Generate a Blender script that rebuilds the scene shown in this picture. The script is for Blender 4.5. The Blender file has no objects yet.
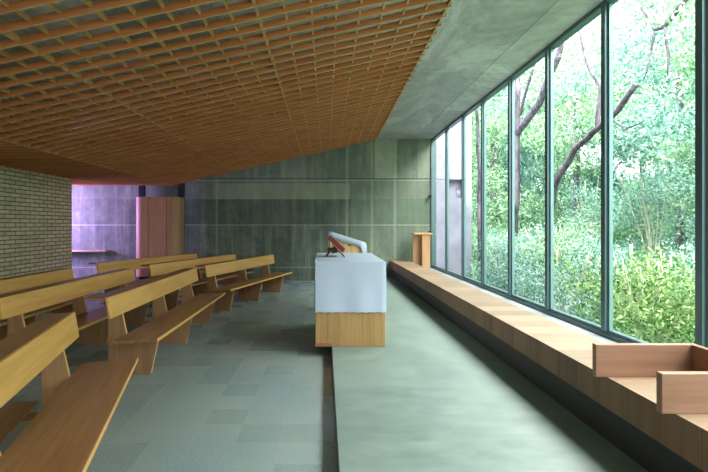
import bpy, bmesh, math, random
import numpy as np
from mathutils import Vector, Matrix, noise as mnoise
C = bpy.context.scene
COL = C.collection
random.seed(7); rng = np.random.default_rng(11)

# ------------------------------------------------------------ camera
EYE = 1.52
cam = bpy.data.cameras.new('camera'); cam.lens = 24.0; cam.sensor_width = 36.0
cam.shift_x = 0.04167; cam.shift_y = -0.0155; cam.clip_start = 0.02; cam.clip_end = 400
camo = bpy.data.objects.new('camera', cam); COL.objects.link(camo)
camo.location = (0, 0, EYE); camo.rotation_euler = (math.pi/2, 0, 0)
C.camera = camo

# ------------------------------------------------------------ world, sun, large lights, exposure
W = bpy.data.worlds.new('sky'); C.world = W; W.use_nodes = True
wn = W.node_tree; wn.nodes.clear()
wo = wn.nodes.new('ShaderNodeOutputWorld'); wb = wn.nodes.new('ShaderNodeBackground')
wb.inputs['Color'].default_value = (0.86, 0.95, 1.0, 1); wb.inputs['Strength'].default_value = 3.0
wn.links.new(wb.outputs[0], wo.inputs[0])
def sun(name, direction, energy, color, angle):
    l = bpy.data.lights.new(name, 'SUN'); l.energy = energy; l.color = color; l.angle = math.radians(angle)
    o = bpy.data.objects.new(name, l); COL.objects.link(o)
    o.rotation_euler = Vector(direction).to_track_quat('-Z', 'Y').to_euler(); return o
def area(name, loc, direction, sx, sy, energy, color, spread=180):
    l = bpy.data.lights.new(name, 'AREA'); l.shape = 'RECTANGLE'; l.size = sx; l.size_y = sy
    l.energy = energy; l.color = color; l.spread = math.radians(spread)
    o = bpy.data.objects.new(name, l); COL.objects.link(o); o.location = loc
    o.rotation_euler = Vector(direction).to_track_quat('-Z', 'Y').to_euler(); return o
sun('sun', (0.42, 0.62, -0.95), 6.5, (1.0, 0.97, 0.90), 0.6)
# added area lamp above the trees, boosts sky light through the window
area('sky_boost_light', (7.6, 5.6, 9.6), (-0.8, 0.0, -0.72), 20, 4.2, 5000, (1.0, 0.94, 0.90))
# added fill lamp behind the camera; the rear wall there is closed
area('rear_fill_light', (-1.6, -3.3, 1.9), (0.05, 1, -.25), 6.0, 2.4, 38, (1.0, 0.90, 0.80), 130)
# added violet area lamp inside the niche, stands in for assumed window light
area('added_niche_light', (-8.35, 11.85, 1.72), (0.82, 0.55, 0.05), 0.9, 1.35, 260, (0.54, 0.36, 1.0))
vs = C.view_settings
C.display_settings.display_device = 'sRGB'
vs.view_transform = 'Standard'; vs.look = 'None'; vs.gamma = 1; vs.use_curve_mapping = False
vs.exposure = 0.82
C.cycles.use_denoising = True
C.cycles.max_bounces = 10; C.cycles.diffuse_bounces = 6; C.cycles.glossy_bounces = 4
C.cycles.transmission_bounces = 4; C.cycles.transparent_max_bounces = 12
C.cycles.caustics_reflective = False; C.cycles.caustics_refractive = False
C.cycles.sample_clamp_indirect = 6

# ------------------------------------------------------------ helpers
def link(o, parent=None):
    COL.objects.link(o)
    if parent: o.parent = parent
    return o
def build(name, bm, mat, parent=None, smooth=False, loc=None, recalc=True):
    if recalc: bmesh.ops.recalc_face_normals(bm, faces=bm.faces)
    me = bpy.data.meshes.new(name); bm.to_mesh(me); bm.free()
    for m in (mat if isinstance(mat, (list, tuple)) else [mat]): me.materials.append(m)
    if smooth:
        for p in me.polygons: p.use_smooth = True
    o = bpy.data.objects.new(name, me)
    if loc: o.location = loc
    return link(o, parent)
def thing(name, label, cat, loc=(0, 0, 0), rz=0, group=None):
    o = bpy.data.objects.new(name, None); COL.objects.link(o); o.empty_display_size = .1
    o.location = loc; o.rotation_euler = (0, 0, rz); tag(o, label, cat, group); return o
def tag(o, label, cat, group=None):
    o['label'] = label; o['category'] = cat
    if group: o['group'] = group
    return o
def struct(name, bm, mat, parent=None, smooth=False):
    o = build(name, bm, mat, parent, smooth)
    if not parent: o['kind'] = 'structure'
    return o
def bx(bm, x0, x1, y0, y1, z0, z1, M=None):
    v = [bm.verts.new((x, y, z)) for z in (z0, z1) for y in (y0, y1) for x in (x0, x1)]
    if M is not None:
        for q in v: q.co = M @ q.co
    for f in ((0, 2, 3, 1), (4, 5, 7, 6), (0, 1, 5, 4), (2, 6, 7, 3), (0, 4, 6, 2), (1, 3, 7, 5)):
        bm.faces.new([v[i] for i in f])
    return v
def prism(bm, pts, y0, y1, plane='xz'):
    """extrude a closed outline; plane xz -> along y, plane xy -> along z"""
    mk = (lambda p, t: (p[0], t, p[1])) if plane == 'xz' else (lambda p, t: (p[0], p[1], t))
    a = [bm.verts.new(mk(p, y0)) for p in pts]; b = [bm.verts.new(mk(p, y1)) for p in pts]
    n = len(pts)
    bm.faces.new(a); bm.faces.new(b[::-1])
    for i in range(n): bm.faces.new((a[i], b[i], b[(i+1) % n], a[(i+1) % n]))
def bevel(bm, w, seg=1):
    bmesh.ops.recalc_face_normals(bm, faces=bm.faces)
    es = [e for e in bm.edges if len(e.link_faces) == 2 and e.calc_face_angle(0) > 0.5]
    bmesh.ops.bevel(bm, geom=es, offset=w, segments=seg, profile=.5, affect='EDGES')
def tube(bm, pts, radii, n=8, cap=True):
    pts = [Vector(p) for p in pts]; rings = []
    for i, p in enumerate(pts):
        d = (pts[min(i+1, len(pts)-1)] - pts[max(i-1, 0)]).normalized()
        a = d.orthogonal().normalized() if i == 0 else (prev - d*prev.dot(d)).normalized()
        prev = a; b = d.cross(a)
        r = radii[i] if isinstance(radii, (list, tuple)) else radii
        rings.append([bm.verts.new(p + (a*math.cos(t) + b*math.sin(t))*r) for t in [2*math.pi*k/n for k in range(n)]])
    for i in range(len(rings)-1):
        for k in range(n):
            bm.faces.new((rings[i][k], rings[i][(k+1) % n], rings[i+1][(k+1) % n], rings[i+1][k]))
    if cap: bm.faces.new(rings[0][::-1]); bm.faces.new(rings[-1])

# ------------------------------------------------------------ material helpers
class NT:
    def __init__(s, name):
        s.m = bpy.data.materials.new(name); s.m.use_nodes = True
        s.t = s.m.node_tree; s.b = s.t.nodes['Principled BSDF']; s.out = s.t.nodes['Material Output']
    def n(s, typ, **kw):
        q = s.t.nodes.new(typ)
        for k, v in kw.items():
            if k in ('inp',):
                for a, b in v.items(): q.inputs[a].default_value = b
            else: setattr(q, k, v)
        return q
    def l(s, a, b): s.t.links.new(a, b)
    def coord(s, kind='Object', scale=(1, 1, 1), loc=(0, 0, 0)):
        tc = s.n('ShaderNodeTexCoord'); mp = s.n('ShaderNodeMapping')
        mp.inputs['Scale'].default_value = scale; mp.inputs['Location'].default_value = loc
        s.l(tc.outputs[kind], mp.inputs['Vector']); return mp.outputs[0]
    def noise(s, vec, scale, detail=4, rough=.55, dist=0):
        q = s.n('ShaderNodeTexNoise'); q.inputs['Scale'].default_value = scale; q.inputs['Detail'].default_value = detail
        q.inputs['Roughness'].default_value = rough; q.inputs['Distortion'].default_value = dist
        s.l(vec, q.inputs['Vector']); return q.outputs['Fac']
    def ramp(s, fac, stops, interp='LINEAR'):
        q = s.n('ShaderNodeValToRGB'); cr = q.color_ramp; cr.interpolation = interp
        while len(cr.elements) < len(stops): cr.elements.new(.5)
        for e, (p, c) in zip(cr.elements, stops):
            e.position = p; e.color = c if len(c) == 4 else (*c, 1)
        s.l(fac, q.inputs[0]); return q.outputs[0]
    def mix(s, fac, a, b, mode='MIX'):
        q = s.n('ShaderNodeMix', data_type='RGBA', blend_type=mode)
        for sock, v in ((q.inputs[0], fac), (q.inputs[6], a), (q.inputs[7], b)):
            if isinstance(v, (int, float)): sock.default_value = v
            elif isinstance(v, tuple): sock.default_value = v if len(v) == 4 else (*v, 1)
            else: s.l(v, sock)
        return q.outputs[2]
    def math(s, op, a, b=None, c=None):
        q = s.n('ShaderNodeMath', operation=op)
        for i, v in enumerate((a, b, c)):
            if v is None: continue
            if isinstance(v, (int, float)): q.inputs[i].default_value = v
            else: s.l(v, q.inputs[i])
        return q.outputs[0]
    def xyz(s, vec):
        q = s.n('ShaderNodeSeparateXYZ'); s.l(vec, q.inputs[0]); return q.outputs
    def bump(s, h, strength=.3, dist=.01):
        q = s.n('ShaderNodeBump'); q.inputs['Strength'].default_value = strength; q.inputs['Distance'].default_value = dist
        s.l(h, q.inputs['Height']); s.l(q.outputs[0], s.b.inputs['Normal'])
    def done(s, col=None, rough=None, spec=None, metal=None):
        if col is not None:
            if isinstance(col, tuple): s.b.inputs['Base Color'].default_value = (*col, 1)[:4]
            else: s.l(col, s.b.inputs['Base Color'])
        if rough is not None:
            if isinstance(rough, (int, float)): s.b.inputs['Roughness'].default_value = rough
            else: s.l(rough, s.b.inputs['Roughness'])
        if spec is not None: s.b.inputs['Specular IOR Level'].default_value = spec
        if metal is not None: s.b.inputs['Metallic'].default_value = metal
        return s.m
def plain(name, col, rough=.6, metal=0, spec=.5): return NT(name).done(col, rough, spec, metal)

def wood(name, dark, light, axis='y', grain=1.0, rough=.42, plank=None, spec=.4, var=1.0):
    """grain runs along axis; plank=(axis, width) gives board-to-board tone"""
    t = NT(name); sc = {'x': (1.2, 16, 16), 'y': (16, 1.2, 16), 'z': (16, 16, 1.2)}[axis]
    tc = t.n('ShaderNodeTexCoord'); oi = t.n('ShaderNodeObjectInfo')
    off = t.n('ShaderNodeVectorMath', operation='SCALE'); off.inputs[0].default_value = (7, 11, 5)
    t.l(oi.outputs['Random'], off.inputs['Scale'])
    ad = t.n('ShaderNodeVectorMath', operation='ADD'); t.l(tc.outputs['Object'], ad.inputs[0]); t.l(off.outputs[0], ad.inputs[1])
    mp = t.n('ShaderNodeMapping'); mp.inputs['Scale'].default_value = tuple(v*grain for v in sc); t.l(ad.outputs[0], mp.inputs[0])
    n1 = t.noise(mp.outputs[0], 1.0, 5, .6, .6)
    mp2 = t.n('ShaderNodeMapping'); mp2.inputs['Scale'].default_value = tuple(v*grain*6 if v > 5 else v*2 for v in sc); t.l(ad.outputs[0], mp2.inputs[0])
    n2 = t.noise(mp2.outputs[0], 1.0, 3, .6)
    c = t.ramp(n1, [(.28, dark), (.72, light)])
    c = t.mix(.12, c, t.ramp(n2, [(.3, tuple(v*.55 for v in dark)), (.7, tuple(min(1, v*1.15) for v in light))]))
    if plank:
        ax, wd = plank
        comp = t.xyz(tc.outputs['Object'])['xyz'.index(ax)]
        fl = t.math('FLOOR', t.math('DIVIDE', comp, wd))
        wnz = t.n('ShaderNodeTexWhiteNoise', noise_dimensions='1D'); t.l(fl, wnz.inputs['W'])
        tone = t.ramp(wnz.outputs['Value'], [(0, (1-.28*var, 1-.30*var, 1-.32*var)), (1, (1+.12*var,)*3)])
        c = t.mix(1, c, tone, 'MULTIPLY')
        fr = t.math('FRACT', t.math('DIVIDE', comp, wd))
        seam = t.math('LESS_THAN', fr, .006/wd)
        c = t.mix(t.math('MULTIPLY', seam, .55), c, tuple(v*.35 for v in dark))
    return t.done(c, rough, spec)

M = {}
M['bench'] = wood('bench_wood', (.64, .315, .075), (.86, .48, .155), 'y')
M['bench_shaded'] = wood('bench_shaded_wood', (.235, .105, .045), (.40, .21, .09), 'y')  # darker bench wood, weaker light on upward faces put into the colour
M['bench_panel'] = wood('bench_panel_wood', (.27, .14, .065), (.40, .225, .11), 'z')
M['lattice'] = wood('lattice_wood', (.38, .118, .045), (.62, .240, .095), 'x', .6, .55, None, .2)
M['lattice_lit_edge'] = plain('lattice_wood_lit_edge', (.66, .42, .21), .55, 0, .2)  # lighter than the boards, paints floor-bounce light onto their undersides
M['lattice_y'] = wood('lattice_wood_long', (.34, .15, .065), (.54, .27, .12), 'y', .6, .55, None, .2)
M['altar'] = wood('altar_wood', (.31, .18, .065), (.44, .28, .115), 'z', 1, .45, ('x', .135), .4, .35)
M['rail'] = wood('rail_wood', (.22, .09, .045), (.32, .14, .07), 'x')
M['screen'] = wood('screen_wood', (.36, .18, .09), (.50, .27, .14), 'z', .8, .5)
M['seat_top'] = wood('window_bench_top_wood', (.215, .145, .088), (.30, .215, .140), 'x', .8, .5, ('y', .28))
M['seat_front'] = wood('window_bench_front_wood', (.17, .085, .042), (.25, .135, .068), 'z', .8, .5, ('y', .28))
M['tray'] = wood('tray_wood', (.21, .105, .065), (.34, .185, .12), 'x', .8, .45)
M['stand'] = wood('stand_wood', (.50, .27, .12), (.66, .40, .20), 'z', .8, .5)
M['shelf'] = wood('shelf_wood', (.42, .27, .16), (.55, .38, .24), 'x')
M['lectern'] = wood('lectern_wood', (.50, .33, .13), (.68, .47, .22), 'z', 1, .5, ('x', .12))
M['black'] = plain('black_metal', (.012, .012, .014), .5, .3)
M['brown_metal'] = plain('brown_metal', (.05, .03, .02), .4, .5)
M['plinth'] = plain('dark_plinth', (.030, .030, .034), .6)
M['frame'] = plain('window_frame_metal', (.085, .15, .16), .38, .35)
M['lit_side'] = plain('lit_side_metal', (.16, .28, .28), .35, .2)  # paler than the frame, paints outside light on the mullion sides
M['paper'] = plain('book_paper', (.55, .42, .28), .7)
M['red'] = plain('book_red_cover', (.12, .008, .016), .42)

def concrete_wall():
    t = NT('board_marked_concrete'); tc = t.n('ShaderNodeTexCoord'); P = tc.outputs['Object']; x, y, z = t.xyz(P)
    def mp(s):
        q = t.n('ShaderNodeMapping'); q.inputs['Scale'].default_value = s; t.l(P, q.inputs[0]); return q.outputs[0]
    big = t.noise(mp((1.1, 1.1, 1.3)), 1, 8, .72, .6)
    streak = t.noise(mp((7, 7, .5)), 1, 5, .65, .3)
    fine = t.noise(mp((26, 26, 5)), 1, 4, .6)
    c = t.ramp(big, [(.36, (.060, .085, .068)), (.52, (.130, .158, .122)), (.64, (.30, .31, .22))])
    c = t.mix(.42, c, t.ramp(streak, [(.36, (.035, .050, .044)), (.52, (.125, .152, .122)), (.66, (.36, .36, .27))]))
    c = t.mix(.25, c, t.ramp(fine, [(.3, (.04, .05, .04)), (.7, (.22, .25, .2))]))
    # formwork panels: tone changes per panel
    px = t.math('FLOOR', t.math('DIVIDE', t.math('ADD', x, 9.05), .905))
    pz = t.math('ADD', t.math('GREATER_THAN', z, .356), t.math('ADD', t.math('GREATER_THAN', z, 1.52), t.math('ADD', t.math('GREATER_THAN', z, 2.22), t.math('GREATER_THAN', z, 2.745))))
    wn_ = t.n('ShaderNodeTexWhiteNoise', noise_dimensions='2D'); cb = t.n('ShaderNodeCombineXYZ'); t.l(px, cb.inputs[0]); t.l(pz, cb.inputs[1]); t.l(cb.outputs[0], wn_.inputs['Vector'])
    c = t.mix(1, c, t.ramp(wn_.outputs['Value'], [(0, (.88, .88, .88)), (.8, (1.08, 1.08, 1.06)), (1, (1.3, 1.3, 1.22))]), 'MULTIPLY')
    nb = t.noise(mp((2.2, 2.2, 1.6)), 1, 5, .7)
    def rect(x0, x1, z0, z1, col, amt):
        nonlocal c
        m = t.math('MULTIPLY', t.math('MULTIPLY', t.math('GREATER_THAN', x, x0), t.math('LESS_THAN', x, x1)), t.math('MULTIPLY', t.math('GREATER_THAN', z, z0), t.math('LESS_THAN', z, z1)))
        k = t.math('MULTIPLY', m, t.math('MULTIPLY', t.ramp(nb, [(.3, (.45, .45, .45)), (.7, (1, 1, 1))]), amt))
        c = t.mix(k, c, col)
    rect(-9, 3.1, 2.23, 4, (.28, .31, .22), .30)
    rect(-3.0, .70, 2.23, 2.66, (.40, .42, .30), .50)
    rect(-9, 3.1, 1.53, 2.22, (.05, .072, .058), .45)
    rect(.72, 3.1, .37, 2.22, (.20, .28, .20), .45)
    rect(.72, 3.1, 2.23, 2.73, (.16, .20, .15), .5)
    rect(1.38, 1.99, 2.79, 4, (.46, .47, .34), .6)
    rect(2.0, 2.4, 2.79, 4, (.20, .27, .19), .4); rect(2.55, 2.9, 2.79, 4, (.36, .40, .29), .4)
    rect(0.1, .9, 2.79, 4, (.10, .12, .09), .5); rect(-1.2, -.5, 2.79, 3.4, (.32, .34, .25), .4)
    for xx in (-2.95, .62, 1.93, 1.30): rect(xx-.035, xx+.035, .2, 4, (.40, .43, .31), .45)
    rect(-1.6, -1.45, .4, 1.5, (.30, .33, .24), .35); rect(-.4, -.2, .4, 1.4, (.05, .07, .06), .5); rect(2.25, 2.5, .3, 2.2, (.10, .15, .11), .4)
    for zz, amt, wd in ((.356, .45, .012), (1.52, .6, .012), (2.745, .5, .014)):
        d = t.math('LESS_THAN', t.math('ABSOLUTE', t.math('SUBTRACT', z, zz)), wd)
        c = t.mix(t.math('MULTIPLY', d, amt), c, (.42, .46, .38))
    d = t.math('LESS_THAN', t.math('ABSOLUTE', t.math('SUBTRACT', z, 2.785)), .018)
    c = t.mix(t.math('MULTIPLY', d, .6), c, (.03, .035, .03))
    # tie holes
    hx = t.math('ABSOLUTE', t.math('SUBTRACT', t.math('FRACT', t.math('DIVIDE', t.math('ADD', x, .3), .905)), .5))
    hz = t.math('ABSOLUTE', t.math('SUBTRACT', t.math('FRACT', t.math('DIVIDE', z, .60)), .5))
    hole = t.math('MULTIPLY', t.math('LESS_THAN', hx, .016), t.math('LESS_THAN', hz, .022))
    c = t.mix(t.math('MULTIPLY', hole, .6), c, (.03, .04, .035))
    t.bump(streak, .25, .01)
    return t.done(c, .62, .35)
def concrete_ceiling():
    t = NT('ceiling_concrete'); tc = t.n('ShaderNodeTexCoord'); P = tc.outputs['Object']; x, y, z = t.xyz(P)
    def mp(s, r=0):
        q = t.n('ShaderNodeMapping'); q.inputs['Scale'].default_value = s; q.inputs['Rotation'].default_value = (0, 0, r); t.l(P, q.inputs[0]); return q.outputs[0]
    big = t.noise(mp((.8, .35, 1)), 1, 9, .74, .8); st = t.noise(mp((1.2, 9, 1)), 1, 4, .6); f = t.noise(mp((5, 5, 5)), 1, 6, .7)
    c = t.ramp(big, [(.40, (.40, .375, .40)), (.52, (.64, .60, .63)), (.60, (.92, .87, .90))])
    c = t.mix(.22, c, t.ramp(st, [(.3, (.15, .185, .17)), (.7, (.44, .48, .455))]))
    c = t.mix(.22, c, t.ramp(f, [(.35, (.12, .145, .135)), (.65, (.50, .53, .50))]))
    px = t.math('FLOOR', t.math('DIVIDE', x, 1.22)); py = t.math('FLOOR', t.math('DIVIDE', y, 2.44))
    wn_ = t.n('ShaderNodeTexWhiteNoise', noise_dimensions='2D'); cb = t.n('ShaderNodeCombineXYZ'); t.l(px, cb.inputs[0]); t.l(py, cb.inputs[1]); t.l(cb.outputs[0], wn_.inputs['Vector'])
    c = t.mix(1, c, t.ramp(wn_.outputs['Value'], [(0, (.80, .80, .80)), (1, (1.22, 1.22, 1.22))]), 'MULTIPLY')
    for comp, w, th in ((x, 1.22, .006), (y, 2.44, .004)):
        fr = t.math('FRACT', t.math('DIVIDE', comp, w)); d = t.math('LESS_THAN', fr, th/w*4)
        c = t.mix(t.math('MULTIPLY', d, .5), c, (.10, .13, .12))
    t.bump(f, .15, .01)
    return t.done(c, .6, .4)
def tile_floor():
    t = NT('stone_floor_tiles'); tc = t.n('ShaderNodeTexCoord'); P = tc.outputs['Object']; x, y, z = t.xyz(P)
    T = .30
    px = t.math('FLOOR', t.math('DIVIDE', t.math('ADD', x, .02), T)); py = t.math('FLOOR', t.math('DIVIDE', y, T))
    wn_ = t.n('ShaderNodeTexWhiteNoise', noise_dimensions='2D'); cb = t.n('ShaderNodeCombineXYZ'); t.l(px, cb.inputs[0]); t.l(py, cb.inputs[1]); t.l(cb.outputs[0], wn_.inputs['Vector'])
    c = t.ramp(wn_.outputs['Value'], [(0, (.165, .240, .275)), (.5, (.205, .282, .318)), (1, (.26, .335, .35))])
    sp = t.n('ShaderNodeMapping'); sp.inputs['Scale'].default_value = (60, 60, 60); t.l(P, sp.inputs[0])
    f = t.noise(sp.outputs[0], 1, 3, .7)
    c = t.mix(.45, c, t.ramp(f, [(.35, (.09, .14, .14)), (.65, (.42, .48, .45))]))
    big = t.noise(t.coord('Object', (.7, .7, .7)), 1, 3)
    c = t.mix(.35, c, t.ramp(big, [(.35, (.17, .24, .26)), (.65, (.33, .36, .27))]))
    fx = t.math('FRACT', t.math('DIVIDE', t.math('ADD', x, .02), T)); fy = t.math('FRACT', t.math('DIVIDE', y, T))
    g = t.math('MAXIMUM', t.math('LESS_THAN', fx, .018), t.math('LESS_THAN', fy, .018))
    c = t.mix(t.math('MULTIPLY', g, .16), c, (.42, .48, .45))
    t.bump(f, .08, .004)
    return t.done(c, t.ramp(wn_.outputs['Value'], [(0, (.22, .22, .22)), (1, (.36, .36, .36))]), .5)
def screed():
    t = NT('platform_screed')
    a = t.noise(t.coord('Object', (.9, .6, 1)), 1, 5, .6, .5); b = t.noise(t.coord('Object', (4, 9, 4)), 1, 6, .65)
    c = t.ramp(a, [(.3, (.125, .180, .158)), (.7, (.185, .248, .222))])
    c = t.mix(.3, c, t.ramp(b, [(.35, (.085, .130, .112)), (.65, (.27, .335, .305))]))
    return t.done(c, t.ramp(b, [(.3, (.36, .36, .36)), (.7, (.5, .5, .5))]), .5)
def brick():
    t = NT('brick_wall'); tc = t.n('ShaderNodeTexCoord'); sp = t.xyz(tc.outputs['Object'])
    cb = t.n('ShaderNodeCombineXYZ'); t.l(sp[1], cb.inputs[0]); t.l(sp[2], cb.inputs[1])
    def br(c1, c2, mo):
        q = t.n('ShaderNodeTexBrick'); t.l(cb.outputs[0], q.inputs['Vector'])
        q.inputs['Scale'].default_value = 1; q.inputs['Brick Width'].default_value = .29; q.inputs['Row Height'].default_value = .078
        q.inputs['Mortar Size'].default_value = .008; q.inputs['Mortar Smooth'].default_value = .15; q.inputs['Bias'].default_value = 0
        for k, v in (('Color1', c1), ('Color2', c2), ('Mortar', mo)): q.inputs[k].default_value = (*v, 1)
        return q
    q = br((.64, .50, .33), (.86, .69, .46), (.11, .08, .06))
    n = t.noise(t.coord('Object', (9, 9, 9)), 1, 5, .6)
    c = t.mix(.3, q.outputs['Color'], t.mix(q.outputs['Fac'], t.ramp(n, [(.3, (.3, .3, .2)), (.7, (.62, .6, .42))]), (.08, .08, .06)))
    inv = t.math('SUBTRACT', 1.0, q.outputs['Fac']); t.bump(inv, .8, .012)
    return t.done(c, .8, .2)
def cloth_mat():
    t = NT('white_linen'); n = t.noise(t.coord('Object', (160, 160, 160)), 1, 2)
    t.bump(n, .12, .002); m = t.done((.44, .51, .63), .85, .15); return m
def glass_mat():
    m = bpy.data.materials.new('window_glass'); m.use_nodes = True; t = m.node_tree; t.nodes.clear()
    o = t.nodes.new('ShaderNodeOutputMaterial'); mx = t.nodes.new('ShaderNodeMixShader')
    tr = t.nodes.new('ShaderNodeBsdfTransparent'); tr.inputs[0].default_value = (.93, .985, .965, 1)
    gl = t.nodes.new('ShaderNodeBsdfGlossy'); gl.inputs['Roughness'].default_value = .02; gl.inputs['Color'].default_value = (.9, 1, 1, 1)
    mx.inputs[0].default_value = .035
    t.links.new(tr.outputs[0], mx.inputs[1]); t.links.new(gl.outputs[0], mx.inputs[2]); t.links.new(mx.outputs[0], o.inputs[0])
    return m
def leaf_mat(name, a, b, c_, trans=.45):
    m = bpy.data.materials.new(name); m.use_nodes = True; t = m.node_tree; t.nodes.clear()
    o = t.nodes.new('ShaderNodeOutputMaterial'); mx = t.nodes.new('ShaderNodeMixShader'); mx.inputs[0].default_value = trans
    g = t.nodes.new('ShaderNodeNewGeometry'); r = t.nodes.new('ShaderNodeValToRGB'); cr = r.color_ramp
    cr.elements.new(.5)
    for e, (p, cc) in zip(cr.elements, ((0, a), (.5, b), (1, c_))): e.position = p; e.color = (*cc, 1)
    d = t.nodes.new('ShaderNodeBsdfDiffuse'); tl = t.nodes.new('ShaderNodeBsdfTranslucent')
    t.links.new(g.outputs['Random Per Island'], r.inputs[0])
    t.links.new(r.outputs[0], d.inputs[0]); t.links.new(r.outputs[0], tl.inputs[0])
    t.links.new(d.outputs[0], mx.inputs[1]); t.links.new(tl.outputs[0], mx.inputs[2]); t.links.new(mx.outputs[0], o.inputs[0])
    return m
def bark_mat():
    t = NT('tree_bark'); n = t.noise(t.coord('Object', (9, 9, 2.5)), 1, 5, .7)
    c = t.ramp(n, [(.35, (.045, .040, .060)), (.65, (.20, .165, .20))]); t.bump(n, .6, .03); return t.done(c, .9, .1)
M['twig'] = plain('pale_twigs', (.50, .48, .36), .8)
def ground_mat():
    t = NT('woodland_ground'); n = t.noise(t.coord('Object', (2, 2, 2)), 1, 6, .7)
    return t.done(t.ramp(n, [(.3, (.04, .09, .05)), (.6, (.12, .24, .10)), (.8, (.24, .36, .2))]), .9, .1)
M['wall'] = concrete_wall(); M['ceil'] = concrete_ceiling(); M['tile'] = tile_floor(); M['screed'] = screed()
M['brick'] = brick(); M['cloth'] = cloth_mat(); M['glass'] = glass_mat(); M['bark'] = bark_mat(); M['ground'] = ground_mat()
t_ = NT('sill_concrete'); M['sill'] = t_.done(t_.ramp(t_.noise(t_.coord('Object', (3, 3, 3)), 1, 5), [(.3, (.19, .22, .24)), (.7, (.27, .30, .32))]), .6)
t_ = NT('exterior_concrete'); M['ext'] = t_.done(t_.ramp(t_.noise(t_.coord('Object', (1.5, 1.5, 1.5)), 1, 5), [(.3, (.24, .225, .31)), (.7, (.36, .345, .44))]), .8)
M['assumed_glass'] = plain('assumed_violet_glass', (.25, .12, .6), .1)  # opaque pane colour for the assumed niche window

# ------------------------------------------------------------ geometry constants (metres)
PLAT = .12; CEIL = EYE + 2.356; BACK = 12.93; WIN = 2.945; SILL = .375; REAR = -3.6
LX = -5.7; BR_END = 10.65; FARL = -8.6

# ------------------------------------------------------------ the room
bm = bmesh.new(); bx(bm, FARL-.3, .1, REAR, BACK, -.25, 0); struct('floor', bm, M['tile'])
bm = bmesh.new(); bx(bm, .083, 2.32, REAR, BACK, -.2, PLAT); bevel(bm, .004); struct('floor_platform', bm, M['screed'])
bm = bmesh.new(); bx(bm, FARL-.3, WIN+.10, REAR, BACK+.3, CEIL, CEIL+.35); struct('ceiling', bm, M['ceil'])
bm = bmesh.new(); bx(bm, FARL-.3, WIN+.12, BACK, BACK+.35, -.3, CEIL); struct('wall_back', bm, M['wall'])
bm = bmesh.new(); bx(bm, FARL-.3, WIN+.12, REAR-.3, REAR, -.3, CEIL); struct('wall_rear', bm, M['wall'])
bm = bmesh.new(); bx(bm, LX-.28, LX, REAR, BR_END, 0, CEIL); struct('wall_left', bm, M['brick'])
bm = bmesh.new()                                     # niche side wall with a tall opening, assumed from the violet light
for (y0, y1, z0, z1) in ((BR_END-1.5, 11.35, 0, CEIL), (12.35, BACK, 0, CEIL), (11.35, 12.35, 0, .9), (11.35, 12.35, 3.1, CEIL)): bx(bm, FARL-.3, FARL, y0, y1, z0, z1)
bx(bm, FARL, LX-.28, BR_END-1.5, BR_END-1.3, 0, CEIL)
struct('wall_niche', bm, M['wall'])
bm = bmesh.new(); bx(bm, FARL-.16, FARL-.14, 11.35, 12.35, .9, 3.1); struct('window_2_assumed', bm, M['assumed_glass'])  # assumed window, out of view; the added lamp supplies its violet light
# sill strip between window bench and glass
bm = bmesh.new(); bx(bm, 2.32, WIN+.14, REAR, BACK, -.4, SILL-.03); struct('trim_1', bm, M['sill'])

# window wall: frame, mullions and panes
win = bpy.data.objects.new('window_1', None); COL.objects.link(win); win['kind'] = 'structure'
MY = [11.42, 10.05, 8.80, 7.50, 6.23, 4.96, 3.69, 2.42, 1.15, -.12, -1.39, -2.66]
bm = bmesh.new()
bx(bm, WIN-.01, WIN+.08, REAR, BACK, SILL-.03, SILL+.015); bx(bm, WIN+.01, WIN+.08, REAR, BACK, SILL+.015, SILL+.05)
build('bottom_rail', bm, M['frame'], win)
bm = bmesh.new(); bx(bm, WIN-.02, WIN+.08, REAR, BACK, CEIL-.05, CEIL); build('top_rail', bm, M['frame'], win)
bm = bmesh.new(); bx(bm, WIN-.03, WIN+.08, BACK-.05, BACK, SILL+.03, CEIL-.05); build('jamb', bm, M['frame'], win)
for y in MY:
    bm = bmesh.new(); bx(bm, WIN-.02, WIN+.06, y-.036, y+.036, SILL+.03, CEIL-.05)
    mo = build('mullion', bm, M['frame'], win)
    bm = bmesh.new(); bx(bm, WIN+.012, WIN+.05, y-.062, y-.0365, SILL+.036, CEIL-.0505); bx(bm, WIN+.012, WIN+.05, y+.0365, y+.05, SILL+.036, CEIL-.0505)
    build('lit_side_strip', bm, M['lit_side'], mo)  # strips added to show the mullion sides lit from outside
ed = [BACK-.05] + MY + [REAR]
for a, b in zip(ed[:-1], ed[1:]):
    bm = bmesh.new(); v = [bm.verts.new((WIN+.03, yy, zz)) for yy, zz in ((b+.03, SILL+.06), (a-.03, SILL+.06), (a-.03, CEIL-.04), (b+.03, CEIL-.04))]
    bm.faces.new(v); build('pane', bm, M['glass'], win)
for i, z in enumerate((EYE+.78, EYE-.20)):
    o = build('window_latch', (lambda b: (bx(b, WIN-.10, WIN-.02, BACK-.10, BACK-.04, z-.02, z+.02), bx(b, WIN-.12, WIN-.08, BACK-.12, BACK-.06, z-.05, z+.03), b)[-1])(bmesh.new()), M['black'])
    tag(o, ('small black latch high on the far window jamb, the upper one' if i == 0 else 'small black latch on the far window jamb beside the wooden stand, the lower one'), 'latch', 'latches on the far jamb')

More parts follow.
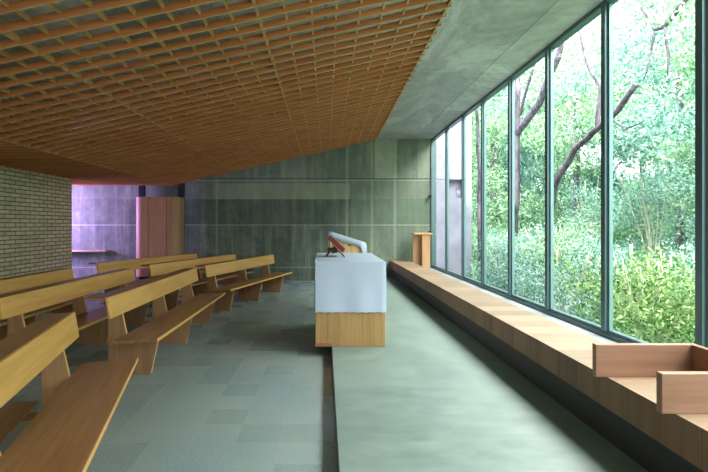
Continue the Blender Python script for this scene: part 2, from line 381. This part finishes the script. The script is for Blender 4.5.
# ------------------------------------------------------------ timber lattice ceiling
lat = thing('lattice_ceiling', 'hanging ceiling of reddish timber grid boards sloping down to the left', 'ceiling lattice', (0, 0, 0))
lat['kind'] = 'structure'
FOLD = -3.97; PX = .2265; Y0, Y1 = .98, 12.30; PY = .2275
def zlat(x): return EYE + 1.923 + .225*max(x, FOLD)
def xs(x, y): return x if x <= -.574 else -.574 + (x+.574)*(1 + .0063*(y-4.6))
DP = .064; TH = .019
ys = [Y1 - PY*k for k in range(int((Y1-Y0)/PY)+1)]
def lattice_panel(name, xa, xb, last=False):
    bm = bmesh.new(); n = round((xb-xa)/PX); st = [xa + (xb-xa)*k/n for k in range(n+1)]
    e = .03 if last else 0
    for y in ys:                                   # boards across the room
        x0, x1 = xs(xa, y), xs(xb, y)+e
        v = [bm.verts.new((x, yy, zlat(x)+dz)) for dz in (0, DP) for yy in (y-TH/2, y+TH/2) for x in (x0, x1)]
        for f in ((0, 2, 3, 1), (4, 5, 7, 6), (0, 1, 5, 4), (2, 6, 7, 3), (0, 4, 6, 2), (1, 3, 7, 5)): bm.faces.new([v[i] for i in f])
    a = build('cross_boards', bm, [M['lattice'], M['lattice_lit_edge']], lat)
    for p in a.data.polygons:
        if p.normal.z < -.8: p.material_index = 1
    bm = bmesh.new()
    for k, x in enumerate(st):                     # boards running down the room; doubled at the panel joints
        if k == 0 and xa > -5.6: x += .0065
        if k == n and not last: x -= .0065
        yy0, yy1 = ys[-1]-.02, ys[0]+.02
        v = []
        for dz in ((0.014 if k in (0, n) else .031), DP+.001):
            for y in (yy0, yy1):
                for s in ((-.006, .006) if k in (0, n) and not (last and k == n) else (-.011, .011)): v.append(bm.verts.new((xs(x, y)+s, y, zlat(x)+dz)))
        for f in ((0, 2, 3, 1), (4, 5, 7, 6), (0, 1, 5, 4), (2, 6, 7, 3), (0, 4, 6, 2), (1, 3, 7, 5)): bm.faces.new([v[i] for i in f])
    b = build('long_boards', bm, [M['lattice_y'], M['lattice_lit_edge']], lat)
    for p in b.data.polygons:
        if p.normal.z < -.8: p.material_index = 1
lattice_panel('p', -.574, -.574+8*.2285, True)
lattice_panel('p', -2.36, -.574)
lattice_panel('p', FOLD, -2.36)
lattice_panel('p', LX+.01, FOLD)
ys = [y for y in ys if y > BR_END+.1]
lattice_panel('p', -8.5, LX-.01)

# ------------------------------------------------------------ window bench
wb_ = thing('window_bench', 'long low wooden bench running under the whole window wall on a dark plinth', 'bench', (0, 0, PLAT))
SX0, SX1, ST = 1.795, 2.29, EYE-.966-PLAT
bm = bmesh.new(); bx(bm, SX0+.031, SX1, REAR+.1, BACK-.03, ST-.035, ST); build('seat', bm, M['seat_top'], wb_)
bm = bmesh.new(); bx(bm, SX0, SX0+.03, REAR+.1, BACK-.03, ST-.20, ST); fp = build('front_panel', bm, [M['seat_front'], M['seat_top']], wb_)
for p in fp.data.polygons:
    if p.normal.z > .8: p.material_index = 1
bm = bmesh.new(); bx(bm, SX0+.045, SX1-.01, REAR+.12, BACK-.05, 0, ST-.0355); build('plinth', bm, M['plinth'], wb_)

# U shaped wooden tray on the window bench
TZ = EYE-.966
tr = thing('bench_tray', 'open U shaped wooden tray of thick boards lying on the window bench', 'tray', (1.722, 2.41, TZ), math.radians(0))
for y0 in (0, .585):
    bm = bmesh.new(); bx(bm, 0, .648, y0, y0+.042, .0005, .207); bevel(bm, .003); build('side_board', bm, M['tray'], tr)
bm = bmesh.new(); bx(bm, .608, .648, .0425, .5845, .0005, .207); bevel(bm, .003); build('back_board', bm, wood('tray_back_wood', (.21, .105, .065), (.34, .185, .12), 'y', .8, .45), tr)

# wooden stand behind the window bench at the far end
sd = thing('wooden_stand', 'slim open wooden stand with a flat top in the corner by the window', 'stand', (2.33, 12.22, SILL-.03))
h = 1.315 - SILL+.03
bm = bmesh.new(); bx(bm, -.01, .47, -.03, .36, h-.045, h); bevel(bm, .004); build('top', bm, M['stand'], sd)
bm = bmesh.new(); bx(bm, .20, .41, .0, .035, 0, h-.045); build('front_board', bm, M['stand'], sd)
bm = bmesh.new(); bx(bm, .0, .20, .20, .235, 0, h-.045); build('back_board', bm, M['stand'], sd)
bm = bmesh.new(); bx(bm, .20, .235, .0355, .235, 0, h-.045); build('middle_board', bm, M['stand'], sd)

# ------------------------------------------------------------ altar
al = thing('altar', 'plain wooden box altar under a white cloth at the platform edge', 'altar', (-.105, 5.44, PLAT))
AW, AL, AH = .805, 1.79, .965
bm = bmesh.new(); bx(bm, 0, AW, 0, AL, .0, AH); bevel(bm, .004); build('body', bm, M['altar'], al)
bm = bmesh.new(); bx(bm, -.002, .186, -.008, -.0005, .0005, .036); build('base_rail', bm, M['rail'], al)
tag(al, 'plain wooden box altar under a white cloth at the platform edge', 'altar')
def drape(x0, x1, y0, y1, top, hem, folds, amp=.012, nx=28, ny=40, nz=22):
    """cloth box: top sheet plus four sides hanging with soft folds"""
    bm = bmesh.new(); off = .009
    def ring(u):
        p = []
        for i in range(nx): p.append((x0+(x1-x0)*i/nx, y0, 0, -1))
        for i in range(ny): p.append((x1, y0+(y1-y0)*i/ny, 1, 0))
        for i in range(nx): p.append((x1-(x1-x0)*i/nx, y1, 0, 1))
        for i in range(ny): p.append((x0, y1-(y1-y0)*i/ny, -1, 0))
        out = []
        for (x, y, ax, ay) in p:
            s = x*7.3 + y*5.1
            w = amp*u*(.6*math.sin(s*folds) + .5*math.sin(s*folds*.43+1.3) + .6*mnoise.noise(Vector((x*4, y*4, u*1.5))))
            fl = off + .004*u + max(w, -.006*u-.003)*.8
            w += .010*u*math.exp(-((x-.33)/.012)**2) + .008*u*math.exp(-((x-.02+.05*u)/.02)**2) + .008*u*math.exp(-((x-.52-.06*u)/.02)**2)
            out.append(bm.verts.new((x+ax*fl, y+ay*fl, top+off - (top-hem)*u + (.004*math.sin(s*9)*u))))
        return out
    R = [ring((k/nz)**1.15) for k in range(nz+1)]
    n = len(R[0])
    for a, b in zip(R[:-1], R[1:]):
        for i in range(n): bm.faces.new((a[i], b[i], b[(i+1) % n], a[(i+1) % n]))
    bm.faces.new(R[0])
    return bm
bm = drape(-.105, .700, 5.44, 7.23, PLAT+AH, PLAT+.387, 2.3)
cl = build('altar_cloth', bm, M['cloth'], smooth=True)
for p in cl.data.polygons:
    if len(p.vertices) > 4: p.use_smooth = False
md = cl.modifiers.new('e', 'EDGE_SPLIT'); md.split_angle = math.radians(40)
tag(cl, 'white linen cloth draped over the altar with straight hanging sides', 'cloth')

# red book on its stand
T0 = PLAT+AH+.0095
bs = thing('book_stand', 'small dark metal bookstand with thin legs on the white altar cloth', 'book stand', (.075, 6.22, T0))
bm = bmesh.new()
for y in (.03, .30):
    tube(bm, [(-.055, y, .005), (.0, y, .07), (.06, y, .115)], .006); tube(bm, [(.19, y, .005), (.13, y, .06), (.03, y, .16)], .006)
tube(bm, [(-.055, .03, .005), (-.055, .30, .005)], .005); tube(bm, [(.19, .03, .005), (.19, .30, .005)], .005)
build('legs', bm, M['brown_metal'], bs, True)
bm = bmesh.new(); Mr = Matrix.Translation((.045, 0, .105)) @ Matrix.Rotation(math.radians(-8), 4, 'Y')
bx(bm, -.08, .03, .04, .29, -.02, .015, Mr); bx(bm, -.03, .05, .06, .27, -.055, -.02, Mr); bevel(bm, .01, 2); build('bracket', bm, M['brown_metal'], bs, True)
bk = thing('missal', 'thick red bound book tilted on the bookstand above the altar', 'book', (.062, 6.22, T0+.185))
Mr = Matrix.Rotation(math.radians(43), 4, 'Y')
bk.rotation_euler = (0, math.radians(43), 0)
bk.location = (.155, 6.22, T0+.178)
bm = bmesh.new(); L, Tk, D = .275, .062, .33
bx(bm, -L/2, L/2, 0, D, Tk/2-.006, Tk/2); bx(bm, -L/2, L/2, 0, D, -Tk/2, -Tk/2+.006); bx(bm, -L/2, L/2, 0, .008, -Tk/2+.006, Tk/2-.006); bevel(bm, .002); build('cover', bm, M['red'], bk)
bm = bmesh.new(); bx(bm, -L/2+.008, L/2-.008, .009, D-.008, -Tk/2+.0062, Tk/2-.0062); build('pages', bm, M['paper'], bk)

# lectern behind the altar
lc = thing('lectern', 'wooden lectern with a slanted top behind the altar', 'lectern', (.09, 8.1, PLAT))
LW = .60
def ztop(x): return 1.425-PLAT-.03 - (.19/.60)*x
bm = bmesh.new()
prism(bm, [(0, 0), (LW, 0), (LW, ztop(LW)), (0, ztop(0))], 0, .04); build('side_panel', bm, M['lectern'], lc)
bm = bmesh.new()
prism(bm, [(0, 0), (LW, 0), (LW, ztop(LW)), (0, ztop(0))], .46, .50); build('side_panel', bm, M['lectern'], lc)
bm = bmesh.new(); bx(bm, 0, .04, .041, .459, 0, ztop(.04)-.01); build('front_panel', bm, M['lectern'], lc)
bm = bmesh.new(); prism(bm, [(.041, ztop(.041)-.045), (LW, ztop(LW)-.045), (LW, ztop(LW)-.002), (.041, ztop(.041)-.002)], .041, .459); build('desk', bm, M['lectern'], lc)
bm = bmesh.new(); bmesh.ops.create_cone(bm, cap_ends=True, segments=16, radius1=.015, radius2=.015, depth=.02, matrix=Matrix.Translation((.335, -.008, ztop(.335)-.115)) @ Matrix.Rotation(math.pi/2, 4, 'X')); build('screw', bm, M['black'], lc)
bm = bmesh.new()
prof = []
N = 26; fr, bk_ = [], []
path = [(-.018, ztop(0)-.50), (-.02, ztop(0)-.2), (-.016, ztop(0)-.02), (-.008, ztop(0)+.012)] + [(LW*k/8, ztop(LW*k/8)+.012) for k in range(1, 8)] + [(LW+.012, ztop(LW)+.010), (LW+.03, ztop(LW)-.03), (LW+.045, ztop(LW)-.16), (LW+.035, ztop(LW)-.34)]
rows = []
for yv in [-.016, .0, .1, .2, .3, .4, .5, .516]:
    rows.append([bm.verts.new((x, yv, z)) for x, z in path])
for a, b in zip(rows[:-1], rows[1:]):
    for i in range(len(path)-1): bm.faces.new((a[i], a[i+1], b[i+1], b[i]))
i0, i1 = 3, len(path)-3
for row, sgn in ((rows[0], -1), (rows[-1], 1)):
    top = row[i0-1:i1+1]; low = []
    for k, v in enumerate(top):
        low.append(bm.verts.new((v.co.x, v.co.y + sgn*(.006+.004*math.sin(k*2.1)), v.co.z-(.10 if 0 < k < len(top)-2 else .42)-.008*math.sin(k*1.7))))
    for i in range(len(top)-1): bm.faces.new((top[i], low[i], low[i+1], top[i+1]))
lcc = build('lectern_cloth', bm, M['cloth'], smooth=True)
lcc.location = (.09, 8.1, PLAT); sm = lcc.modifiers.new('s', 'SOLIDIFY'); sm.thickness = .004; sm.offset = 1
tag(lcc, 'white cloth laid over the slanted top of the lectern, hanging at both ends', 'cloth')

# ------------------------------------------------------------ pews
def make_pew(kneeler=False, length=3.12):
    root = thing('pew', '', 'pew'); Lp = length
    bm = bmesh.new(); prism(bm, [(0, .83), (.03, .628), (.001, .624), (-.029, .826)], 0, Lp); bevel(bm, .003); build('backrest', bm, M['bench'], root)
    bm = bmesh.new(); prism(bm, [(.043, .413), (.47, .44), (.472, .405), (.043, .378)], 0, Lp); bevel(bm, .003); sobj = build('seat', bm, [M['bench_shaded'], M['bench']], root)
    for p in sobj.data.polygons:
        if abs(p.normal.x) > .8: p.material_index = 1  # edges get the lighter wood, painted as lit from the window
    bm = bmesh.new(); bx(bm, -.20, -.031, .0, Lp, .803, .823); bevel(bm, .003); build('book_ledge', bm, M['bench_shaded'], root)
    for yc in (.33, Lp/2, Lp-.33):
        bm = bmesh.new()
        prism(bm, [(-.14, 0), (.29, 0), (.377, .397), (.0425, .376), (.0425, .415), (-.001, .622), (-.03, .80), (-.14, .80)], yc-.016, yc+.016)
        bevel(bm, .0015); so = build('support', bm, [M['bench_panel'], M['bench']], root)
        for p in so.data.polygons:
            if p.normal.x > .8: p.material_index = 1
    if kneeler:
        bm = bmesh.new(); bx(bm, -.40, -.205, .32, Lp-.19, .188, .21); bx(bm, -.39, -.141, .36, .40, .14, .1875); bx(bm, -.39, -.141, Lp-.40, Lp-.36, .14, .1875); bevel(bm, .002); build('kneeler', bm, M['bench_shaded'], root)
    return root
def dup(root):
    r = root.copy(); COL.objects.link(r)
    for ch in root.children:
        c = ch.copy(); COL.objects.link(c); c.parent = r
    return r
pew0 = make_pew()
# (x, y of the near end on the backrest line, turn away from the room axis in degrees, label)
G = 'wooden pews in angled rows'
PEWS = [
 (-2.06, 4.49, 0, 'wooden pew at the centre of the front row, facing the altar'),
 (-3.06, 4.45, 0, 'wooden pew directly behind the centre front one'),
 (-4.03, 4.44, 0, 'wooden pew nearest the brick wall, third behind the centre front one'),
 (-2.03, 8.06, -15.6, 'wooden pew at the far end of the front row, closest to the green concrete wall'),
 (-3.03, 8.20, -17.2, 'wooden pew directly behind the far front one, before the curved wooden screen'),
 (-4.12, 8.56, -18.8, 'rearmost wooden pew of the far block, reaching under the small wall shelf'),
]
for i, (x, y, a, lab) in enumerate(PEWS):
    r = pew0 if i == 0 else dup(pew0)
    r.location = (x, y, 0); r.rotation_euler = (0, 0, math.radians(a)); tag(r, lab, 'pew', G)
aB = math.radians(14.5); Lp = 3.12
r = make_pew(True); fx, fy = -1.985, 3.76
r.location = (fx + math.sin(aB)*Lp, fy - math.cos(aB)*Lp, 0); r.rotation_euler = (0, 0, aB)
tag(r, 'pew closest to the camera with a kneeling board behind it, cut by the left edge', 'pew', G)

# ------------------------------------------------------------ curved wooden screen, columns, shelf
sc_ = thing('curved_screen', 'tall wooden enclosure with rounded vertical edges against the back wall', 'screen', (-4.875, 12.05, 0))
SW = 1.155; R_ = .20; SD = .48; H0, H1 = .20, 2.24
def outline(x0, x1, left, right):
    pts = []
    if left: pts += [(R_-R_*math.cos(t), R_-R_*math.sin(t)) for t in [math.pi/2*k/10 for k in range(11)]]
    else: pts += [(x0, 0)]
    if right: pts += [(SW-R_+R_*math.sin(t), R_-R_*math.cos(t)) for t in [math.pi/2*k/10 for k in range(11)]]
    else: pts += [(x1, 0)]
    pts += [(x1 if not right else SW, SD), (x0 if not left else 0, SD)]
    return pts
for k, (a, b, l, r) in enumerate(((0, .376, 1, 0), (.386, .836, 0, 0), (.846, SW, 0, 1))):
    bm = bmesh.new(); prism(bm, outline(a, b, l, r), H0, H1, 'xy'); o = build('panel', bm, M['screen'], sc_)
bm = bmesh.new(); bx(bm, .10, SW-.1, .10, SD, 0, H0-.001); build('base', bm, M['black'], sc_)
for x0, x1, y, lb in ((-4.99, -4.85, 12.67, 'black vertical column rising above the left side of the curved screen'), (-3.94, -3.785, 12.67, 'black vertical column rising above the right side of the curved screen')):
    bm = bmesh.new(); bx(bm, x0, x1, y, y+.12, 0, CEIL-.001); bx(bm, x0-.03, x1+.03, y-.01, y+.15, 0, .01)
    o = build('steel_column', bm, M['black']); tag(o, lb, 'column', 'black columns at the back wall')
bm = bmesh.new(); bx(bm, -7.6, -5.87, BACK-.30, BACK, .80, .835); bevel(bm, .003)
o = build('wall_shelf', bm, M['shelf']); tag(o, 'thin wooden shelf on the violet lit concrete wall', 'shelf')

# ------------------------------------------------------------ outside
bm = bmesh.new()
nx, ny = 24, 40
def gz(x, y): return -.55 + max(0, x-4.5)*.22 + .5*mnoise.noise(Vector((x*.25, y*.25, 3)))*min(1, max(0, x-3.5)/3)
gv = [[bm.verts.new((3.2+(i/nx)**1.3*40, -12+j/ny*85, gz(3.2+(i/nx)**1.3*40, -12+j/ny*85))) for j in range(ny+1)] for i in range(nx+1)]
for i in range(nx):
    for j in range(ny): bm.faces.new((gv[i][j], gv[i+1][j], gv[i+1][j+1], gv[i][j+1]))
struct('ground', bm, M['ground'], smooth=True)
bm = bmesh.new()
bx(bm, WIN+.13, 4.17, BACK+.45, BACK+.85, -.8, 2.30); bx(bm, WIN+.13, 3.50, BACK+.45, BACK+.85, 2.30, 2.80); bx(bm, 3.90, 4.17, BACK+.45, BACK+.85, 2.30, 2.80)
bx(bm, 3.50, 3.90, BACK+.65, BACK+.85, 2.30, 2.80); bx(bm, WIN+.13, 4.17, BACK+.45, BACK+.85, 2.82, 6.0); bx(bm, WIN+.13, 4.17, BACK+.47, BACK+.85, 2.80, 2.82)
struct('wall_outside', bm, M['ext'])

LEAF = [leaf_mat('leaves_bright', (.10, .24, .12), (.29, .46, .27), (.66, .77, .60), .5),
        leaf_mat('leaves_cool', (.07, .20, .16), (.24, .42, .35), (.62, .76, .70), .45),
        leaf_mat('leaves_dark', (.05, .14, .07), (.12, .28, .13), (.25, .42, .2), .4),
        leaf_mat('leaves_yellow_green', (.04, .12, .03), (.18, .33, .10), (.62, .76, .38), .4)]
def leaves(name, centers, radii, n_per, size, mat, parent, squash=.7):
    cs = np.array(centers); rs = np.array(radii); k = len(cs); n = k*n_per
    idx = np.repeat(np.arange(k), n_per)
    d = rng.normal(size=(n, 3)); d /= np.linalg.norm(d, axis=1)[:, None]
    rr = rng.random(n)**.45
    p = cs[idx] + d*(rs[idx]*rr)[:, None]*np.array([1, 1, squash])
    u = rng.normal(size=(n, 3)); u /= np.linalg.norm(u, axis=1)[:, None]
    w = rng.normal(size=(n, 3)); w[:, 2] += 1.5; w[:, 0] -= .4
    v = np.cross(w, u); v /= np.linalg.norm(v, axis=1)[:, None]
    s = size*(.6+.8*rng.random(n))
    u *= s[:, None]; v *= (s*.36)[:, None]
    q = np.stack([p-u, p-u*.05-v, p+u, p-u*.05+v], 1).reshape(-1, 3)
    me = bpy.data.meshes.new(name); me.vertices.add(len(q)); me.vertices.foreach_set('co', q.ravel())
    me.loops.add(len(q)); me.loops.foreach_set('vertex_index', np.arange(len(q)))
    me.polygons.add(n); me.polygons.foreach_set('loop_start', np.arange(0, len(q), 4)); me.polygons.foreach_set('loop_total', np.full(n, 4))
    me.update(); me.materials.append(mat); o = bpy.data.objects.new(name, me); return link(o, parent)
def wiggle(path, r0, r1, n=5, amp=.06):
    pts = []; P = [Vector(p) for p in path]
    for a, b in zip(P[:-1], P[1:]):
        for k in range(n): pts.append(a.lerp(b, k/n))
    pts.append(P[-1])
    out = [p + Vector((mnoise.noise(p*1.3), mnoise.noise(p*1.3+Vector((9, 0, 0))), 0))*amp for p in pts]
    m = len(out)-1
    return out, [r0+(r1-r0)*i/m for i in range(m+1)]
def tree(label, limbs, crown, n_per, size, mat, squash=.75):
    base = Vector(limbs[0][0][0]); t = thing('tree', label, 'tree', tuple(base), 0, 'trees outside the window')
    bm = bmesh.new()
    for path, r0, r1 in limbs:
        p, r = wiggle([tuple(Vector(q)-base) for q in path], r0, r1); tube(bm, p, r, 9)
    build('trunk', bm, M['bark'], t, True)
    leaves('crown', [tuple(Vector(c[:3])-base) for c in crown], [c[3] for c in crown], n_per, size, mat, t, squash)
    return t
def cloud(n, x, y, z, r):
    return [(random.uniform(*x), random.uniform(*y), random.uniform(*z), random.uniform(*r)) for _ in range(n)]
tree('dark forked tree rising in a Y seen through the middle of the window wall',
     [([(6.2, 15.9, -.3), (6.2, 15.3, 2.33), (6.2, 15.3, 4.6)], .15, .12),
      ([(6.2, 15.3, 4.5), (6.2, 13.6, 5.02), (6.2, 12.6, 5.94), (6.3, 12.0, 7.2)], .12, .06),
      ([(6.2, 15.3, 4.5), (6.2, 15.1, 5.85), (6.2, 15.4, 6.9), (6.3, 15.6, 8)], .11, .06),
      ([(6.2, 15.0, 5.0), (6.2, 14.0, 6.25), (6.2, 13.8, 7.2)], .05, .03)],
     cloud(26, (6.6, 8.6), (11, 18), (4.2, 8.2), (.5, 1.0)), 240, .075, LEAF[0])
tree('slender leaning tree crossing two window bays from lower left to upper right',
     [([(5.4, 12.0, -.4), (5.4, 11.05, 2.41), (5.4, 10.2, 3.18), (5.4, 9.25, 3.42), (5.4, 8.7, 3.64), (5.4, 8.2, 3.95)], .075, .05),
      ([(5.4, 9.25, 3.40), (5.4, 9.3, 4.26), (5.4, 9.8, 5.05), (5.5, 10.2, 6)], .045, .03),
      ([(5.4, 10.2, 3.15), (5.5, 10.5, 3.8), (5.6, 10.9, 4.3)], .02, .012),
      ([(5.4, 8.9, 3.5), (5.3, 8.3, 3.2), (5.3, 7.8, 3.25)], .02, .01)],
     cloud(18, (6.0, 7.2), (7, 12), (3.2, 6.5), (.4, .8)), 260, .06, LEAF[1])
tree('tree with a crooked limb hanging into the upper part of the nearest full pane',
     [([(5.4, 5.1, -.4), (5.3, 5.2, 2.5), (5.2, 5.4, 5.6), (5.3, 5.8, 8)], .12, .08),
      ([(5.2, 5.4, 5.4), (5.0, 6.93, 4.45), (5.0, 7.2, 4.5), (5.0, 7.48, 4.96)], .045, .025),
      ([(5.0, 6.93, 4.45), (5.0, 6.80, 3.97), (5.0, 6.85, 3.7)], .028, .010),
      ([(5.0, 7.2, 4.45), (5.0, 7.25, 4.0), (5.0, 7.35, 3.8)], .022, .008)],
     cloud(20, (4.7, 7.0), (5.0, 8.6), (3.5, 7.0), (.3, .7)), 300, .05, LEAF[0])
tree('thick dark trunk deep in the wood beyond the far panes',
     [([(8, 21.9, .2), (8, 21.9, 1.5), (8, 22.1, 3.6), (8, 22.2, 6)], .26, .16),
      ([(8, 21.9, 1.6), (8, 22.9, 2.7), (8, 23.4, 4)], .12, .06)],
     cloud(22, (8.4, 11), (19, 27), (3.4, 8), (.8, 1.5)), 200, .12, LEAF[1])
tree('tree by the end of the pale outside wall with its crown hanging over the roof',
     [([(4.42, 13.45, -.4), (4.4, 13.45, 3), (4.3, 13.3, 4.6), (3.9, 12.6, 6.2), (3.0, 11, 7.4)], .055, .035)],
     cloud(34, (1.4, 4.2), (8.8, 12.4), (6.0, 8.8), (.22, .42)), 120, .08, LEAF[0])
k = 0
BK = [(11.5, 8.5, 1), (12.5, 12.5, 0), (12.5, 18.5, 1), (14.5, 20.5, 0), (10.5, 29, 1), (9.2, 9.5, 0), (10.2, 13.5, 1), (9.6, 18, 0), (12, 24, 1), (13, 31, 0), (13.5, 40, 1), (8.6, 7.2, 1), (16, 50, 0), (5.9, 20.5, 0), (6.6, 27, 1)]
BL = ['tall background tree high up behind the nearest pane', 'tall background tree rising behind the leaning tree', 'tall background tree rising behind the dark forked tree', 'tall background tree far behind the forked tree, toward its right', 'tall background tree beyond the thick deep trunk', 'bushy background tree behind the crooked limb in the nearest pane', 'bushy background tree right behind the leaning slender tree', 'bushy background tree directly behind the dark forked trunk',
      'far background tree right of the thick deep trunk', 'far background tree behind the third and fourth panes', 'distant background tree low between the far mullions',
      'bushy background tree filling the right side of the nearest pane', 'most distant background tree at the end of the valley', 'bushy tree standing beside the pale outside wall', 'tree farther back beside the pale outside wall']
for (x, y, mi), lb in zip(BK, BL):
    far = y > 22; g0 = gz(x, y)-.1
    tall = lb.startswith('tall'); tree(lb, [([(x, y, g0), (x+.1, y+.2, g0+3), (x, y, g0+6.5)], .16, .07)],
         cloud(38, (x-1.2, x+2.0), (y-2.2 - (2 if far else 0), y+2.4 + (2 if far else 0)), (g0+(3 if tall else .8), g0+(13 if tall else 8.2)), (.7, 1.2)), 380, .085 if not far else .13, LEAF[mi])
SH = [(5.2, 7.0), (5.6, 8.6), (5.3, 10.2), (5.7, 12.0), (5.3, 13.8), (6.0, 16.2), (6.8, 19.0), (5.5, 5.4), (7.4, 10.6), (7.2, 8.2), (7.6, 13.6), (4.3, 6.4), (4.2, 8.3), (4.5, 10.9), (4.7, 11.9)]
SL = ['low leafy shrub just outside the nearest pane above the bench tray', 'low leafy shrub second along from the bench tray, outside the window', 'low leafy shrub at the foot of the leaning tree', 'low leafy shrub past the leaning tree base',
      'low leafy shrub before the forked tree', 'low leafy shrub behind the forked tree base', 'low leafy shrub farthest down the window wall', 'low leafy shrub behind the nearest mullion at the right edge',
      'taller shrub behind the shrubs in the second full pane', 'taller shrub in the middle of the nearest full pane', 'taller shrub behind the forked tree', 'shrub pressed close to the glass of the nearest full pane', 'shrub pressed close to the glass of the second full pane', 'shrub pressed close to the glass of the third full pane', 'shrub pressed close to the glass near the pale outside wall']
for i, ((x, y), lb) in enumerate(zip(SH, SL)):
    g0 = gz(x, y); hgt = 2.6 if 8 <= i < 11 else 1.5
    t = thing('shrub', lb, 'shrub', (x, y, g0), 0, 'shrubs outside the window')
    bm = bmesh.new()
    for s in range(12):
        a = random.uniform(0, 6.28); r = random.uniform(.2, .7)
        p, rr = wiggle([(0, 0, -.05), (math.cos(a)*r*.4, math.sin(a)*r*.4, hgt*.5), (math.cos(a)*r, math.sin(a)*r, hgt*random.uniform(.8, 1.1))], .018, .006, 4, .08); tube(bm, p, rr, 5)
    build('stems', bm, M['twig'], t, True)
    leaves('foliage', [(random.uniform(-.6, .6), random.uniform(-.9, .9), random.uniform(.2, hgt)) for _ in range(16)], [random.uniform(.35, .6) for _ in range(16)], 330, .038, LEAF[3] if i in (0, 11) else LEAF[i % 2 if i < 8 else 1], t, .8)
